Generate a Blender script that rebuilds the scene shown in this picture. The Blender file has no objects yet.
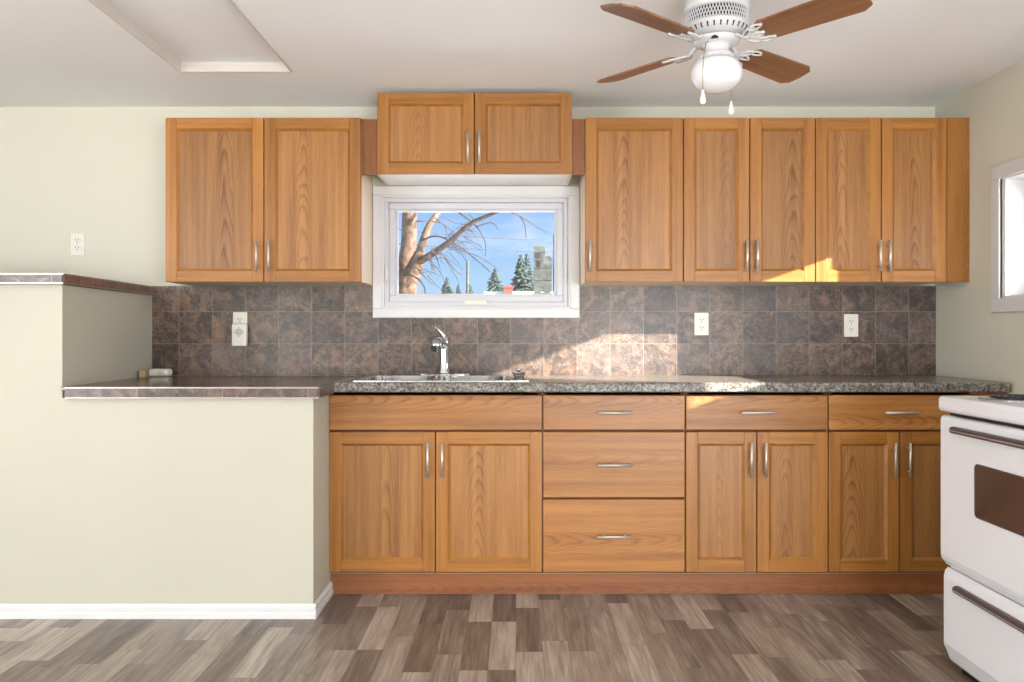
import bpy, bmesh, math, random
from mathutils import Vector, Matrix
random.seed(7)
S = bpy.context.scene
COL = S.collection
R = math.radians

# ------------------------------------------------------------------ camera
F, CX, HY, CY, CH = 814.0, 516.0, 335.0, -4.10, 1.12
cd = bpy.data.cameras.new('camera'); cam = bpy.data.objects.new('camera', cd); COL.objects.link(cam)
cam.location = (0, CY, CH); cam.rotation_euler = (R(90), 0, 0)
cd.sensor_width = 36; cd.lens = F/1024*36
cd.shift_x = (512-CX)/1024; cd.shift_y = (HY-341)/1024
cd.clip_start = 0.05; cd.clip_end = 500
S.camera = cam
def P(px, py, D):                       # a point at distance D in front of the camera's place
    return Vector(((px-CX)*D/F, CY+D, CH+(HY-py)*D/F))

# ------------------------------------------------------------------ light
S.view_settings.view_transform = 'Standard'; S.view_settings.look = 'None'
S.view_settings.gamma = 1; S.view_settings.use_curve_mapping = False
S.view_settings.exposure = 0.18
SKY = .88; SUN = 37.0; FILL = 80.0
W = bpy.data.worlds.new('sky'); S.world = W; W.use_nodes = True
nt = W.node_tree; nt.nodes.clear()
tc = nt.nodes.new('ShaderNodeTexCoord'); sp = nt.nodes.new('ShaderNodeSeparateXYZ')
rp = nt.nodes.new('ShaderNodeValToRGB'); nz = nt.nodes.new('ShaderNodeTexNoise'); cr = nt.nodes.new('ShaderNodeValToRGB')
mp = nt.nodes.new('ShaderNodeMapping'); mp.inputs['Scale'].default_value = (6, 6, 16); mp.inputs['Location'].default_value = (.4, 0, .35)
mx = nt.nodes.new('ShaderNodeMixRGB'); bg = nt.nodes.new('ShaderNodeBackground'); out = nt.nodes.new('ShaderNodeOutputWorld')
L = nt.links.new
L(tc.outputs['Generated'], sp.inputs[0]); L(sp.outputs['Z'], rp.inputs[0])
e = rp.color_ramp.elements
e[0].position = 0.0; e[0].color = (.72, .84, .95, 1); e[1].position = .17; e[1].color = (.24, .50, .95, 1)
x = e.new(.06); x.color = (.44, .70, 1.0, 1)
L(tc.outputs['Generated'], mp.inputs[0]); L(mp.outputs[0], nz.inputs['Vector']); nz.inputs['Scale'].default_value = 1.0; nz.inputs['Detail'].default_value = 5
L(nz.outputs[0], cr.inputs[0]); cr.color_ramp.elements[0].position = .55; cr.color_ramp.elements[1].position = .75
L(cr.outputs[0], mx.inputs[0]); L(rp.outputs[0], mx.inputs[1]); mx.inputs[2].default_value = (.92, .94, .97, 1)
L(mx.outputs[0], bg.inputs[0]); # the sky is much brighter on the sun's side
cl = nt.nodes.new('ShaderNodeMath'); cl.operation = 'MAXIMUM'; L(sp.outputs['X'], cl.inputs[0]); cl.inputs[1].default_value = 0
pw = nt.nodes.new('ShaderNodeMath'); pw.operation = 'POWER'; L(cl.outputs[0], pw.inputs[0]); pw.inputs[1].default_value = 3
ma = nt.nodes.new('ShaderNodeMath'); ma.operation = 'MULTIPLY_ADD'; L(pw.outputs[0], ma.inputs[0]); ma.inputs[1].default_value = 14.0; ma.inputs[2].default_value = SKY
L(ma.outputs[0], bg.inputs[1])
wh = nt.nodes.new('ShaderNodeMixRGB'); L(pw.outputs[0], wh.inputs[0]); L(mx.outputs[0], wh.inputs[1]); wh.inputs[2].default_value = (1, .96, .92, 1)
L(wh.outputs[0], bg.inputs[0]); L(bg.outputs[0], out.inputs[0])

sd = bpy.data.lights.new('sun', 'SUN'); sun = bpy.data.objects.new('sun', sd); COL.objects.link(sun)
sd.energy = SUN; sd.angle = R(.6); sd.color = (1.0, .92, .82)
sun.rotation_euler = Vector((-2.26, 1.0, -.80)).to_track_quat('-Z', 'Y').to_euler()
sun.location = (8, -4, 5)
def area(name, loc, tgt, sx, sy, w, col):
    d = bpy.data.lights.new(name, 'AREA'); o = bpy.data.objects.new(name, d); COL.objects.link(o)
    d.shape = 'RECTANGLE'; d.size = sx; d.size_y = sy; d.energy = w; d.color = col
    o.location = loc; o.rotation_euler = (Vector(tgt)-Vector(loc)).to_track_quat('-Z', 'Y').to_euler(); return o
# fill lamps added out of view, tilted up to brighten ceiling, walls and range
area('added_fill_rear_left', (-2.8, -7.96, 1.2), (-2.2, -2.6, 4.6), 1.8, 1.5, FILL*.9, (.90, .95, 1))
area('added_fill_rear_right', (1.25, -7.96, 1.15), (.6, -2.6, 4.2), 1.3, 1.9, FILL*2.4, (.90, .95, 1))
area('added_fill_right', (2.06, -5.6, 1.05), (-1.2, -2.4, 3.4), 2.2, 1.7, FILL*1.7, (.95, .96, 1))
area('added_fill_left', (-4.08, -4.3, 1.3), (1.6, -1.9, 2.5), 1.6, 1.4, FILL*1.9, (.88, .94, 1))

# ------------------------------------------------------------------ material helpers
class NT:
    def __init__(s, name):
        s.m = bpy.data.materials.new(name); s.m.use_nodes = True; s.t = s.m.node_tree
        s.b = s.t.nodes['Principled BSDF']
    def lk(s, a, b): s.t.links.new(a, b)
    def val(s, sock, v):
        if v is None: return
        if hasattr(v, 'is_linked') or isinstance(v, bpy.types.NodeSocket): s.lk(v, sock)
        else: sock.default_value = v
    def m_(s, op, a, b=None, c=None, clamp=False):
        n = s.t.nodes.new('ShaderNodeMath'); n.operation = op; n.use_clamp = clamp
        s.val(n.inputs[0], a); s.val(n.inputs[1], b); s.val(n.inputs[2], c); return n.outputs[0]
    def comb(s, x, y, z=0.0):
        n = s.t.nodes.new('ShaderNodeCombineXYZ'); s.val(n.inputs[0], x); s.val(n.inputs[1], y); s.val(n.inputs[2], z); return n.outputs[0]
    def coord(s, kind='Object'):
        c = s.t.nodes.new('ShaderNodeTexCoord'); p = s.t.nodes.new('ShaderNodeSeparateXYZ')
        s.lk(c.outputs[kind], p.inputs[0]); return c.outputs[kind], p.outputs[0], p.outputs[1], p.outputs[2]
    def world(s):
        c = s.t.nodes.new('ShaderNodeNewGeometry'); p = s.t.nodes.new('ShaderNodeSeparateXYZ')
        s.lk(c.outputs['Position'], p.inputs[0]); return c.outputs['Position'], p.outputs[0], p.outputs[1], p.outputs[2]
    def rnd(s):
        return s.t.nodes.new('ShaderNodeObjectInfo').outputs['Random']
    def noise(s, vec, scale=1.0, detail=2.0, rough=.5, dist=0.0):
        n = s.t.nodes.new('ShaderNodeTexNoise'); s.lk(vec, n.inputs['Vector'])
        n.inputs['Scale'].default_value = scale; n.inputs['Detail'].default_value = detail
        n.inputs['Roughness'].default_value = rough; n.inputs['Distortion'].default_value = dist; return n.outputs[0]
    def white(s, vec, out='Value'):
        n = s.t.nodes.new('ShaderNodeTexWhiteNoise'); n.noise_dimensions = '3D'; s.lk(vec, n.inputs['Vector']); return n.outputs[out]
    def voro(s, vec, scale):
        n = s.t.nodes.new('ShaderNodeTexVoronoi'); s.lk(vec, n.inputs['Vector']); n.inputs['Scale'].default_value = scale; return n.outputs['Color']
    def ramp(s, f, stops, interp='LINEAR'):
        n = s.t.nodes.new('ShaderNodeValToRGB'); s.val(n.inputs[0], f); n.color_ramp.interpolation = interp
        el = n.color_ramp.elements
        while len(el) < len(stops): el.new(.5)
        for q, (p, c) in zip(el, stops): q.position = p; q.color = (*c, 1)
        return n.outputs[0]
    def mix(s, f, a, b, mode='MIX'):
        n = s.t.nodes.new('ShaderNodeMixRGB'); n.blend_type = mode; s.val(n.inputs[0], f)
        for i, v in ((1, a), (2, b)):
            if isinstance(v, tuple): n.inputs[i].default_value = (*v, 1)
            else: s.lk(v, n.inputs[i])
        return n.outputs[0]
    def color(s, c):
        if isinstance(c, tuple): s.b.inputs['Base Color'].default_value = (*c, 1)
        else: s.lk(c, s.b.inputs['Base Color'])
    def bump(s, h, st=.2, d=.002):
        n = s.t.nodes.new('ShaderNodeBump'); n.inputs['Strength'].default_value = st; n.inputs['Distance'].default_value = d
        s.lk(h, n.inputs['Height']); s.lk(n.outputs[0], s.b.inputs['Normal'])
    def set(s, rough=.5, metal=0., spec=.5, **k):
        s.val(s.b.inputs['Roughness'], rough); s.b.inputs['Metallic'].default_value = metal
        s.b.inputs['Specular IOR Level'].default_value = spec
        for a, v in k.items(): s.b.inputs[a.replace('_', ' ')].default_value = v
        return s.m
def lin(r, g, b):
    f = lambda c: (c/255/12.92) if c/255 <= .04045 else ((c/255+.055)/1.055)**2.4
    return (f(r), f(g), f(b))
def paint(name, c, rough=.5, var=.03, spec=.4, metal=0., scale=6, bump=0.):
    n = NT(name); v, *_ = n.coord()
    f = n.noise(v, scale, 3)
    a = tuple(min(1, q*(1+var)) for q in c); b = tuple(q*(1-var) for q in c)
    n.color(n.ramp(f, [(.35, b), (.65, a)]))
    if bump: n.bump(n.noise(v, 220, 2), bump, .001)
    return n.set(rough, metal, spec)

def oak(name, horiz, light, dark, cath=.5, K=70., streak=.5, rough=.38):
    n = NT(name); v, x, y, z = n.coord(); r = n.rnd()
    u0, w0 = (z, x) if horiz else (x, z)
    u1 = n.m_('ADD', u0, y)
    off = n.m_('MULTIPLY', n.m_('SUBTRACT', r, .5), .12)
    u = n.m_('ADD', u1, off); r20 = n.m_('MULTIPLY', r, 37.)
    big = n.noise(n.comb(n.m_('MULTIPLY', u, 7.), n.m_('MULTIPLY', w0, 1.6), r20), 1, 2)
    med = n.noise(n.comb(n.m_('MULTIPLY', u, 30.), n.m_('MULTIPLY', w0, 5.), r20), 1, 2)
    sq = n.m_('SQRT', n.m_('ADD', n.m_('MULTIPLY', u, u), .0009))
    sq = n.m_('MULTIPLY', sq, n.m_('ADD', 1., n.m_('MULTIPLY', sq, 7.))); f = n.m_('ADD', n.m_('MULTIPLY', sq, K), n.m_('MULTIPLY', w0, 10.))
    f = n.m_('ADD', f, n.m_('MULTIPLY', big, 7.5)); f = n.m_('ADD', f, n.m_('MULTIPLY', med, .9))
    fr = n.m_('FRACT', f)
    ring = n.ramp(fr, [(0, (0, 0, 0)), (.55, (.25, .25, .25)), (.8, (1, 1, 1)), (1, (.1, .1, .1))])
    fine = n.noise(n.comb(n.m_('MULTIPLY', u1, 420.), n.m_('MULTIPLY', w0, 9.), r20), 1, 3, .6)
    wide = n.noise(n.comb(n.m_('MULTIPLY', u, 34.), n.m_('MULTIPLY', w0, .9), r20), 1, 2)
    fade = n.m_('DIVIDE', .0016, n.m_('ADD', n.m_('MULTIPLY', u, u), .0016)); s = n.m_('MULTIPLY', ring, n.m_('MULTIPLY', n.m_('ADD', n.m_('MULTIPLY', fade, .55), .16), n.m_('MULTIPLY', n.m_('ADD', n.m_('FRACT', n.m_('MULTIPLY', r, 7.3)), .55), cath)))
    s = n.m_('ADD', s, n.m_('MULTIPLY', n.m_('SUBTRACT', fine, .36), streak*2.0))
    s = n.m_('ADD', s, n.m_('MULTIPLY', n.m_('SUBTRACT', wide, .43), 1.3), clamp=True)
    c = n.mix(s, light, dark)
    tone = n.m_('ADD', n.m_('MULTIPLY', r, .22), .89)
    c = n.mix(1.0, c, n.comb(tone, tone, tone), 'MULTIPLY')
    n.color(c); n.bump(fine, .08, .0006)
    return n.set(rough, 0, .45)

OL, OD = lin(166, 116, 64), lin(98, 57, 25)
M = {}
M['oak_v'] = oak('oak_upright_grain', False, lin(170, 114, 52), lin(104, 58, 20), .45)
M['oak_h'] = oak('oak_lengthwise_grain', True, lin(170, 114, 50), lin(104, 58, 19), .5)
M['oak_panel'] = oak('oak_veneer_panel', False, OL, OD, .55, 60)
M['oak_drawer'] = oak('oak_drawer_front', True, lin(172, 117, 60), lin(106, 60, 24), .6, 55)
M['oak_red'] = oak('oak_reddish', True, lin(142, 88, 52), lin(100, 56, 30), .3)
M['oak_red_v'] = oak('oak_reddish_upright', False, lin(138, 86, 42), lin(98, 54, 22), .5)
M['gap'] = paint('shadowed_carcass_brown', lin(96, 56, 28), .7)
M['melamine'] = paint('pale_melamine', lin(226, 205, 182), .45)
M['white_under'] = paint('white_underside', lin(235, 232, 228), .5)
M['wall'] = paint('cream_green_wall_paint', lin(208, 205, 189), .55, .012, .3, scale=1.5)
M['ceil'] = paint('ceiling_paint', lin(240, 241, 242), .6, .012, .3, scale=1.2)
M['halfwall'] = paint('darkened_tan_cream_half_wall', lin(182, 179, 164), .5, .015, .3, scale=1.5)  # tan cream, darkened to offset the strong light on the half wall
M['trimwood'] = paint('darkened_white_trim', lin(204, 199, 190), .5, .02)  # hatch trim colour darkened to offset the glare on its faces
M['white'] = paint('white_trim_paint', lin(208, 207, 207), .35, .01)
M['vinyl'] = paint('white_window_vinyl', lin(198, 198, 203), .3, .01)
M['plate'] = paint('white_outlet_plastic', lin(220, 217, 206), .3, .01)
M['slot'] = paint('dark_slot', lin(40, 38, 36), .6)
M['nickel'] = paint('brushed_nickel', lin(206, 203, 198), .38, .02, .5, .75, 200)
M['chrome'] = paint('chrome', lin(196, 199, 204), .1, .01, .5, 1.0)
M['steel'] = paint('stainless_steel', lin(200, 200, 202), .22, .03, .5, 1.0, 40)
M['trimmetal'] = paint('satin_metal_edge', lin(150, 142, 134), .35, .02, .5, .8)
M['enamel'] = paint('white_range_enamel', lin(232, 234, 240), .16, .006, .5)
M['fanwhite'] = paint('white_fan_enamel', lin(206, 206, 208), .25, .01)
M['darkhandle'] = paint('dark_plum_handle', lin(78, 62, 68), .3, .04)
M['black'] = paint('black_plastic', lin(26, 26, 30), .35)
M['ovenglass'] = paint('dark_oven_glass', lin(70, 52, 48), .06, .1, .6)
M['blade'] = oak('walnut_fan_blade', True, lin(140, 98, 68), lin(92, 62, 42), .2, 50, .7, .4)
M['bead'] = paint('ivory_pull', lin(240, 234, 218), .3)
M['brass'] = paint('pull_chain_metal', lin(150, 132, 104), .3, .02, .5, .9)
M['tan'] = paint('tan_block', lin(170, 150, 112), .7)
n = NT('opal_glass_globe'); n.color((.78, .78, .79)); M['opal'] = n.set(.08, 0, .6, Subsurface_Weight=.3)

# window glass: clear, with the reflection real panes have
n = NT('window_glass'); t = n.t; t.nodes.remove(n.b)
tr = t.nodes.new('ShaderNodeBsdfTransparent'); gl = t.nodes.new('ShaderNodeBsdfGlossy'); gl.inputs['Roughness'].default_value = .02
fr = t.nodes.new('ShaderNodeFresnel'); fr.inputs[0].default_value = 1.45
ms = t.nodes.new('ShaderNodeMixShader'); t.links.new(fr.outputs[0], ms.inputs[0]); t.links.new(tr.outputs[0], ms.inputs[1]); t.links.new(gl.outputs[0], ms.inputs[2])
t.links.new(ms.outputs[0], t.nodes['Material Output'].inputs[0]); M['glass'] = n.m

def tile_mat(name, w, h, x0, z0, ax=('x', 'z'), pal=None, grout=(.2, .17, .15), gw=.0022, rough=.35, hv=1.0):
    n = NT(name); v, x, y, z = n.world(); d = {'x': x, 'y': y, 'z': z}
    a = n.m_('DIVIDE', n.m_('SUBTRACT', d[ax[0]], x0), w); b = n.m_('DIVIDE', n.m_('SUBTRACT', d[ax[1]], z0), h)
    ia, ib = n.m_('FLOOR', a), n.m_('FLOOR', b); fa, fb = n.m_('FRACT', a), n.m_('FRACT', b)
    ea = n.m_('MULTIPLY', n.m_('MINIMUM', fa, n.m_('SUBTRACT', 1., fa)), w)
    eb = n.m_('MULTIPLY', n.m_('MINIMUM', fb, n.m_('SUBTRACT', 1., fb)), h)
    g = n.m_('LESS_THAN', n.m_('MINIMUM', ea, eb), gw)
    idv = n.comb(ia, ib, 3.7); r1 = n.white(idv); r2 = n.white(n.comb(ib, ia, 9.1))
    vv = n.comb(n.m_('ADD', x, n.m_('MULTIPLY', r1, 7.)), n.m_('ADD', y, n.m_('MULTIPLY', r2, 5.)), z)
    cloud = n.noise(vv, 11, 6, .7, 1.2); grit = n.noise(vv, 62, 5, .78, 1.2); rust = n.noise(vv, 14, 3, .5, 1.2)
    s = n.m_('ADD', n.m_('MULTIPLY', cloud, .75), n.m_('MULTIPLY', grit, .95))
    s = n.m_('ADD', s, n.m_('MULTIPLY', n.m_('SUBTRACT', r1, .5), .16*hv))
    c = n.ramp(s, pal)
    c = n.mix(n.m_('MULTIPLY', n.ramp(rust, [(.5, (0, 0, 0)), (.68, (1, 1, 1))]), .5), c, lin(146, 112, 88))
    c = n.mix(n.m_('MULTIPLY', n.ramp(r2, [(.4, (0, 0, 0)), (1, (1, 1, 1))]), .22*hv), c, lin(104, 98, 104))
    c = n.mix(g, c, grout); n.color(c)
    hgt = n.m_('SUBTRACT', n.m_('MULTIPLY', cloud, .5), g); n.bump(hgt, .35, .0018)
    return n.set(rough, 0, .5)
PAL = [(.62, lin(34, 29, 27)), (.80, lin(72, 61, 55)), (.94, lin(104, 88, 77)), (1.0, lin(128, 110, 96))]
M['tile'] = tile_mat('slate_backsplash_tile', .1667, .161, .307, 1.237-.161*8, pal=PAL, grout=lin(138, 122, 110), gw=.0011)
PAL2 = [(.6, lin(38, 28, 24)), (.85, lin(68, 51, 43)), (1, lin(96, 76, 65))]
M['ctile'] = tile_mat('dark_counter_tile', .335, .335, -1.15, -.45, ('x', 'y'), pal=PAL2, grout=lin(128, 110, 98), gw=.003, rough=.16)
M['etile'] = tile_mat('dark_edge_tile', .335, 3.0, -1.15, -1.2, ('x', 'z'), pal=PAL2, grout=lin(120, 104, 94), gw=.002, rough=.3)
M['etile_y'] = tile_mat('rust_edge_tile', .335, 3.0, -.9, -1.2, ('y', 'z'), pal=[(.6, lin(66, 40, 34)), (.8, lin(100, 66, 54)), (1, lin(134, 98, 84))], grout=lin(120, 104, 94), gw=.002, rough=.3)

n = NT('speckled_granite_laminate'); v, x, y, z = n.world()
a = n.noise(v, 80, 4, .7, .3); b = n.noise(v, 190, 3, .7); c = n.noise(v, 14, 2)
s = n.m_('ADD', n.m_('MULTIPLY', a, .6), n.m_('MULTIPLY', b, .45)); s = n.m_('ADD', s, n.m_('MULTIPLY', n.m_('SUBTRACT', c, .5), .15))
n.color(n.ramp(s, [(.40, lin(52, 50, 49)), (.475, lin(88, 85, 82)), (.53, lin(112, 108, 102)), (.61, lin(150, 145, 136))]))
M['granite'] = n.set(.24, 0, .5)

n = NT('grey_brown_vinyl_planks'); v, x, y, z = n.world(); PW, PL = .0945, .46
a = n.m_('DIVIDE', x, PW); ia = n.m_('FLOOR', a); fa = n.m_('FRACT', a)
b = n.m_('ADD', n.m_('DIVIDE', y, PL), n.m_('MULTIPLY', n.white(n.comb(ia, 1.3, 2.2)), 5.)); ib = n.m_('FLOOR', b); fb = n.m_('FRACT', b)
r1 = n.white(n.comb(ia, ib, .5)); r2 = n.white(n.comb(ib, ia, 5.5))
gx = n.noise(n.comb(n.m_('MULTIPLY', x, 95.), n.m_('ADD', n.m_('MULTIPLY', y, 5.), n.m_('MULTIPLY', r1, 60.)), r2), 1, 4, .6)
gm = n.noise(n.comb(n.m_('MULTIPLY', x, 26.), n.m_('ADD', n.m_('MULTIPLY', y, 2.6), n.m_('MULTIPLY', r1, 90.)), r2), 1, 2, .5, .8)
s = n.m_('ADD', n.m_('MULTIPLY', r1, .60), n.m_('ADD', n.m_('MULTIPLY', n.m_('SUBTRACT', gx, .5), .8), n.m_('MULTIPLY', n.m_('SUBTRACT', gm, .5), .75)))
s = n.m_('ADD', s, .20)
c = n.ramp(s, [(.05, lin(80, 71, 66)), (.35, lin(114, 103, 95)), (.65, lin(148, 137, 127)), (.95, lin(184, 174, 162))])
c = n.mix(n.m_('MULTIPLY', r2, .16), c, lin(152, 126, 104))
e1 = n.m_('MULTIPLY', n.m_('MINIMUM', fa, n.m_('SUBTRACT', 1., fa)), PW); e2 = n.m_('MULTIPLY', n.m_('MINIMUM', fb, n.m_('SUBTRACT', 1., fb)), PL)
g = n.m_('LESS_THAN', n.m_('MINIMUM', e1, e2), .0011)
c = n.mix(n.m_('MULTIPLY', g, .55), c, lin(84, 70, 62)); n.color(c); n.bump(gx, .05, .001)
M['floor'] = n.set(.36, 0, .45)

# ------------------------------------------------------------------ mesh helpers
ORG = {}
def box(bm, x0, x1, y0, y1, z0, z1, mi=0, bev=0., seg=2):
    r = bmesh.ops.create_cube(bm, size=1); vs = r['verts']
    for v in vs:
        v.co.x = (x0+x1)/2+v.co.x*(x1-x0); v.co.y = (y0+y1)/2+v.co.y*(y1-y0); v.co.z = (z0+z1)/2+v.co.z*(z1-z0)
    fs = {f for v in vs for f in v.link_faces}
    for f in fs: f.material_index = mi
    if bev > 0:
        es = {e for v in vs for e in v.link_edges}
        res = bmesh.ops.bevel(bm, geom=list(es)+list(vs), offset=bev, segments=seg, affect='EDGES', profile=.5)
        for f in res['faces']: f.material_index = mi; f.smooth = True
    return vs
def frame_of(t):
    t = t.normalized(); a = Vector((0, 0, 1)) if abs(t.z) < .9 else Vector((1, 0, 0))
    u = t.cross(a).normalized(); return u, t.cross(u).normalized()
def tube(bm, pts, r, seg=10, mi=0, closed=False, flat=1.0):
    pts = [Vector(p) for p in pts]; n_ = len(pts); rr = r if isinstance(r, (list, tuple)) else [r]*n_
    rings = []; pu = None
    for i, p in enumerate(pts):
        if closed: t = pts[(i+1) % n_]-pts[i-1]
        else: t = pts[min(i+1, n_-1)]-pts[max(i-1, 0)]
        t.normalize()
        if pu is None: u, w = frame_of(t)
        else:
            u = (pu-t*pu.dot(t))
            if u.length < 1e-6: u, w = frame_of(t)
            u.normalize(); w = t.cross(u)
        pu = u
        rings.append([bm.verts.new(p+(u*math.cos(2*math.pi*k/seg)+w*math.sin(2*math.pi*k/seg)*flat)*rr[i]) for k in range(seg)])
    m = n_ if closed else n_-1
    for i in range(m):
        A, B = rings[i], rings[(i+1) % n_]
        for k in range(seg):
            f = bm.faces.new((A[k], A[(k+1) % seg], B[(k+1) % seg], B[k])); f.smooth = True; f.material_index = mi
    if not closed:
        for q in (rings[0], rings[-1]):
            f = bm.faces.new(q); f.material_index = mi
def lathe(bm, prof, c=(0, 0, 0), seg=40, mi=0, smooth=True, axis='z'):
    rings = []
    for r, h in prof:
        ring = []
        for k in range(seg):
            a = 2*math.pi*k/seg; q = (r*math.cos(a), r*math.sin(a), h)
            if axis == 'y': q = (q[0], q[2], q[1])
            if axis == 'x': q = (q[2], q[0], q[1])
            ring.append(bm.verts.new(Vector(c)+Vector(q)))
        rings.append(ring)
    for A, B in zip(rings, rings[1:]):
        for k in range(seg):
            f = bm.faces.new((A[k], A[(k+1) % seg], B[(k+1) % seg], B[k])); f.smooth = smooth; f.material_index = mi
    for q, (r, h) in ((rings[0], prof[0]), (rings[-1], prof[-1])):
        if r > 1e-5:
            f = bm.faces.new(q); f.material_index = mi
def prism(bm, poly, a0, a1, axis='y', mi=0):          # poly in the two other axes, extruded along axis
    def pt(p, a):
        return {'y': (p[0], a, p[1]), 'x': (a, p[0], p[1]), 'z': (p[0], p[1], a)}[axis]
    A = [bm.verts.new(pt(p, a0)) for p in poly]; B = [bm.verts.new(pt(p, a1)) for p in poly]
    k = len(poly)
    for i in range(k):
        f = bm.faces.new((A[i], A[(i+1) % k], B[(i+1) % k], B[i])); f.material_index = mi
    for q in (A, B): bm.faces.new(q).material_index = mi
def obj(name, bm, mats, parent=None, origin=None, kind=None, label=None):
    bmesh.ops.recalc_face_normals(bm, faces=bm.faces[:])
    vs = [v.co for v in bm.verts]
    if origin is None:
        lo = [min(v[i] for v in vs) for i in range(3)]; hi = [max(v[i] for v in vs) for i in range(3)]
        origin = ((lo[0]+hi[0])/2, (lo[1]+hi[1])/2, (lo[2]+hi[2])/2)
    O = Vector(origin)
    for v in bm.verts: v.co -= O
    me = bpy.data.meshes.new(name); bm.to_mesh(me); bm.free()
    for m in (mats if isinstance(mats, (list, tuple)) else [mats]): me.materials.append(M[m] if isinstance(m, str) else m)
    o = bpy.data.objects.new(name, me); COL.objects.link(o)
    if parent: o.parent = parent; o.location = O-ORG[parent.name]
    else: o.location = O
    ORG[o.name] = O
    if kind: o['kind'] = kind
    if label: o['label'] = label
    return o
def thing(name, label, cat, loc, group=None, kind=None):
    o = bpy.data.objects.new(name, None); COL.objects.link(o); o.location = loc; o.empty_display_size = .05
    ORG[o.name] = Vector(loc)
    if kind: o['kind'] = kind
    if label: o['label'] = label
    if cat: o['category'] = cat
    if group: o['group'] = group
    return o
def tag(o, label, cat, group=None):
    o['label'] = label; o['category'] = cat
    if group: o['group'] = group
    return o
def BM(): return bmesh.new()
def skew(bm):                                    # the tall half wall's end face runs a little out of square
    for v in bm.verts:
        if -1.85 < v.co.x < -1.75: v.co.x += .015-.0398*(v.co.y+.88)
def slab_with_holes(bm, axis, a0, a1, u0, u1, z0, z1, holes):
    us = sorted({u0, u1, *[h[0] for h in holes], *[h[1] for h in holes]}); zs = sorted({z0, z1, *[h[2] for h in holes], *[h[3] for h in holes]})
    for i in range(len(us)-1):
        for j in range(len(zs)-1):
            cu, cz = (us[i]+us[i+1])/2, (zs[j]+zs[j+1])/2
            if any(h[0] < cu < h[1] and h[2] < cz < h[3] for h in holes): continue
            if axis == 'y': box(bm, us[i], us[i+1], a0, a1, zs[j], zs[j+1])
            elif axis == 'x': box(bm, a0, a1, us[i], us[i+1], zs[j], zs[j+1])
            else: box(bm, us[i], us[i+1], zs[j], zs[j+1], a0, a1)
    bmesh.ops.remove_doubles(bm, verts=bm.verts[:], dist=1e-5)
    # drop the inner faces where two blocks meet
    seen = {}
    for f in bm.faces: seen.setdefault(tuple(sorted(v.index for v in f.verts)), []).append(f)
    bm.verts.index_update(); seen = {}
    for f in bm.faces: seen.setdefault(tuple(sorted(v.index for v in f.verts)), []).append(f)
    dead = [f for fs in seen.values() if len(fs) > 1 for f in fs]
    bmesh.ops.delete(bm, geom=dead, context='FACES')

# ------------------------------------------------------------------ room shell
XR, XL, YB, ZC = 2.111, -4.1, -8.0, 2.27
W1 = (-.665, .262, 1.262, 1.812)                      # opening of the window over the sink
W3 = (-7.6, -4.45, .06, 2.05)                       # unseen door opening added in the right wall so sun lights the ceiling
W2 = (-1.33, -.573, 1.276, 1.807)                     # opening in the right wall (y0,y1,z0,z1)
bm = BM(); box(bm, XL-.15, XR+.15, YB-.15, .15, -.1, 0); obj('floor', bm, 'floor', kind='structure')
bm = BM(); slab_with_holes(bm, 'y', 0, .15, XL-.15, XR+.15, 0, ZC+.15, [W1]); obj('wall_back', bm, 'wall', kind='structure')
bm = BM(); slab_with_holes(bm, 'x', XR, XR+.15, YB-.15, 0, 0, ZC+.15, [W2, W3]); obj('wall_right', bm, 'wall', kind='structure')
bm = BM(); box(bm, XL-.15, XL, YB-.15, 0, 0, ZC+.15); obj('wall_left', bm, 'wall', kind='structure')
bm = BM(); box(bm, XL, XR, YB-.15, YB, 0, ZC+.15); obj('wall_front', bm, 'wall', kind='structure')
HX0, HX1, HY0, HY1 = -1.468, -.975, -1.70, -.545       # ceiling hatch
bm = BM(); slab_with_holes(bm, 'z', ZC, ZC+.15, XL, XR, YB, 0, [(HX0, HX1, HY0, HY1)]); obj('ceiling', bm, 'ceil', kind='structure')
h = thing('ceiling_hatch', 'flat white hatch panel set in a shallow recess in the ceiling', 'hatch', ((HX0+HX1)/2, (HY0+HY1)/2, ZC+.03))
bm = BM(); box(bm, HX0+.002, HX1-.002, HY0+.002, HY1-.002, ZC+.042, ZC+.06); obj('hatch_panel', bm, 'ceil', h)
bm = BM()
box(bm, HX0+.001, HX0+.008, HY0+.01, HY1-.01, ZC-.003, ZC+.041); box(bm, HX0+.001, HX1-.002, HY1-.009, HY1-.001, ZC-.003, ZC+.041); box(bm, HX1-.006, HX1-.001, HY0+.01, HY1-.01, ZC-.003, ZC+.041)
obj('hatch_frame', bm, 'trimwood', h)

# pony wall: low part in front of the sink end, taller part at the left
HW, PX, PY = .870, -.802, -.880
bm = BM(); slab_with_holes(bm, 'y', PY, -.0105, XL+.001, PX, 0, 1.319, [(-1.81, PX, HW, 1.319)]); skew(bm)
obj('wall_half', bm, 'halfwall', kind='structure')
bm = BM()
prof = [(0, 0), (.013, 0), (.013, .02), (.009, .026), (.011, .046), (.004, .057), (0, .057)]
prism(bm, [(PY-a-.0005, b+.0005) for a, b in prof], XL+.01, PX+.012, 'x')
obj('baseboard_front', bm, 'white', kind='structure')
bm = BM(); prism(bm, [(PX+a+.0005, b+.0005) for a, b in prof], PY, -.586, 'y'); obj('baseboard_side', bm, 'white', kind='structure')

# backsplash
bm = BM()
slab_with_holes(bm, 'y', -.009, -.0005, -1.829, XR-.001, .9165, 1.3665, [(-.722, .322, 1.2055, 1.3665)])
tag(obj('tile_backsplash', bm, 'tile'), 'brown mottled slate tile backsplash running along the wall above the counter', 'backsplash')

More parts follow.
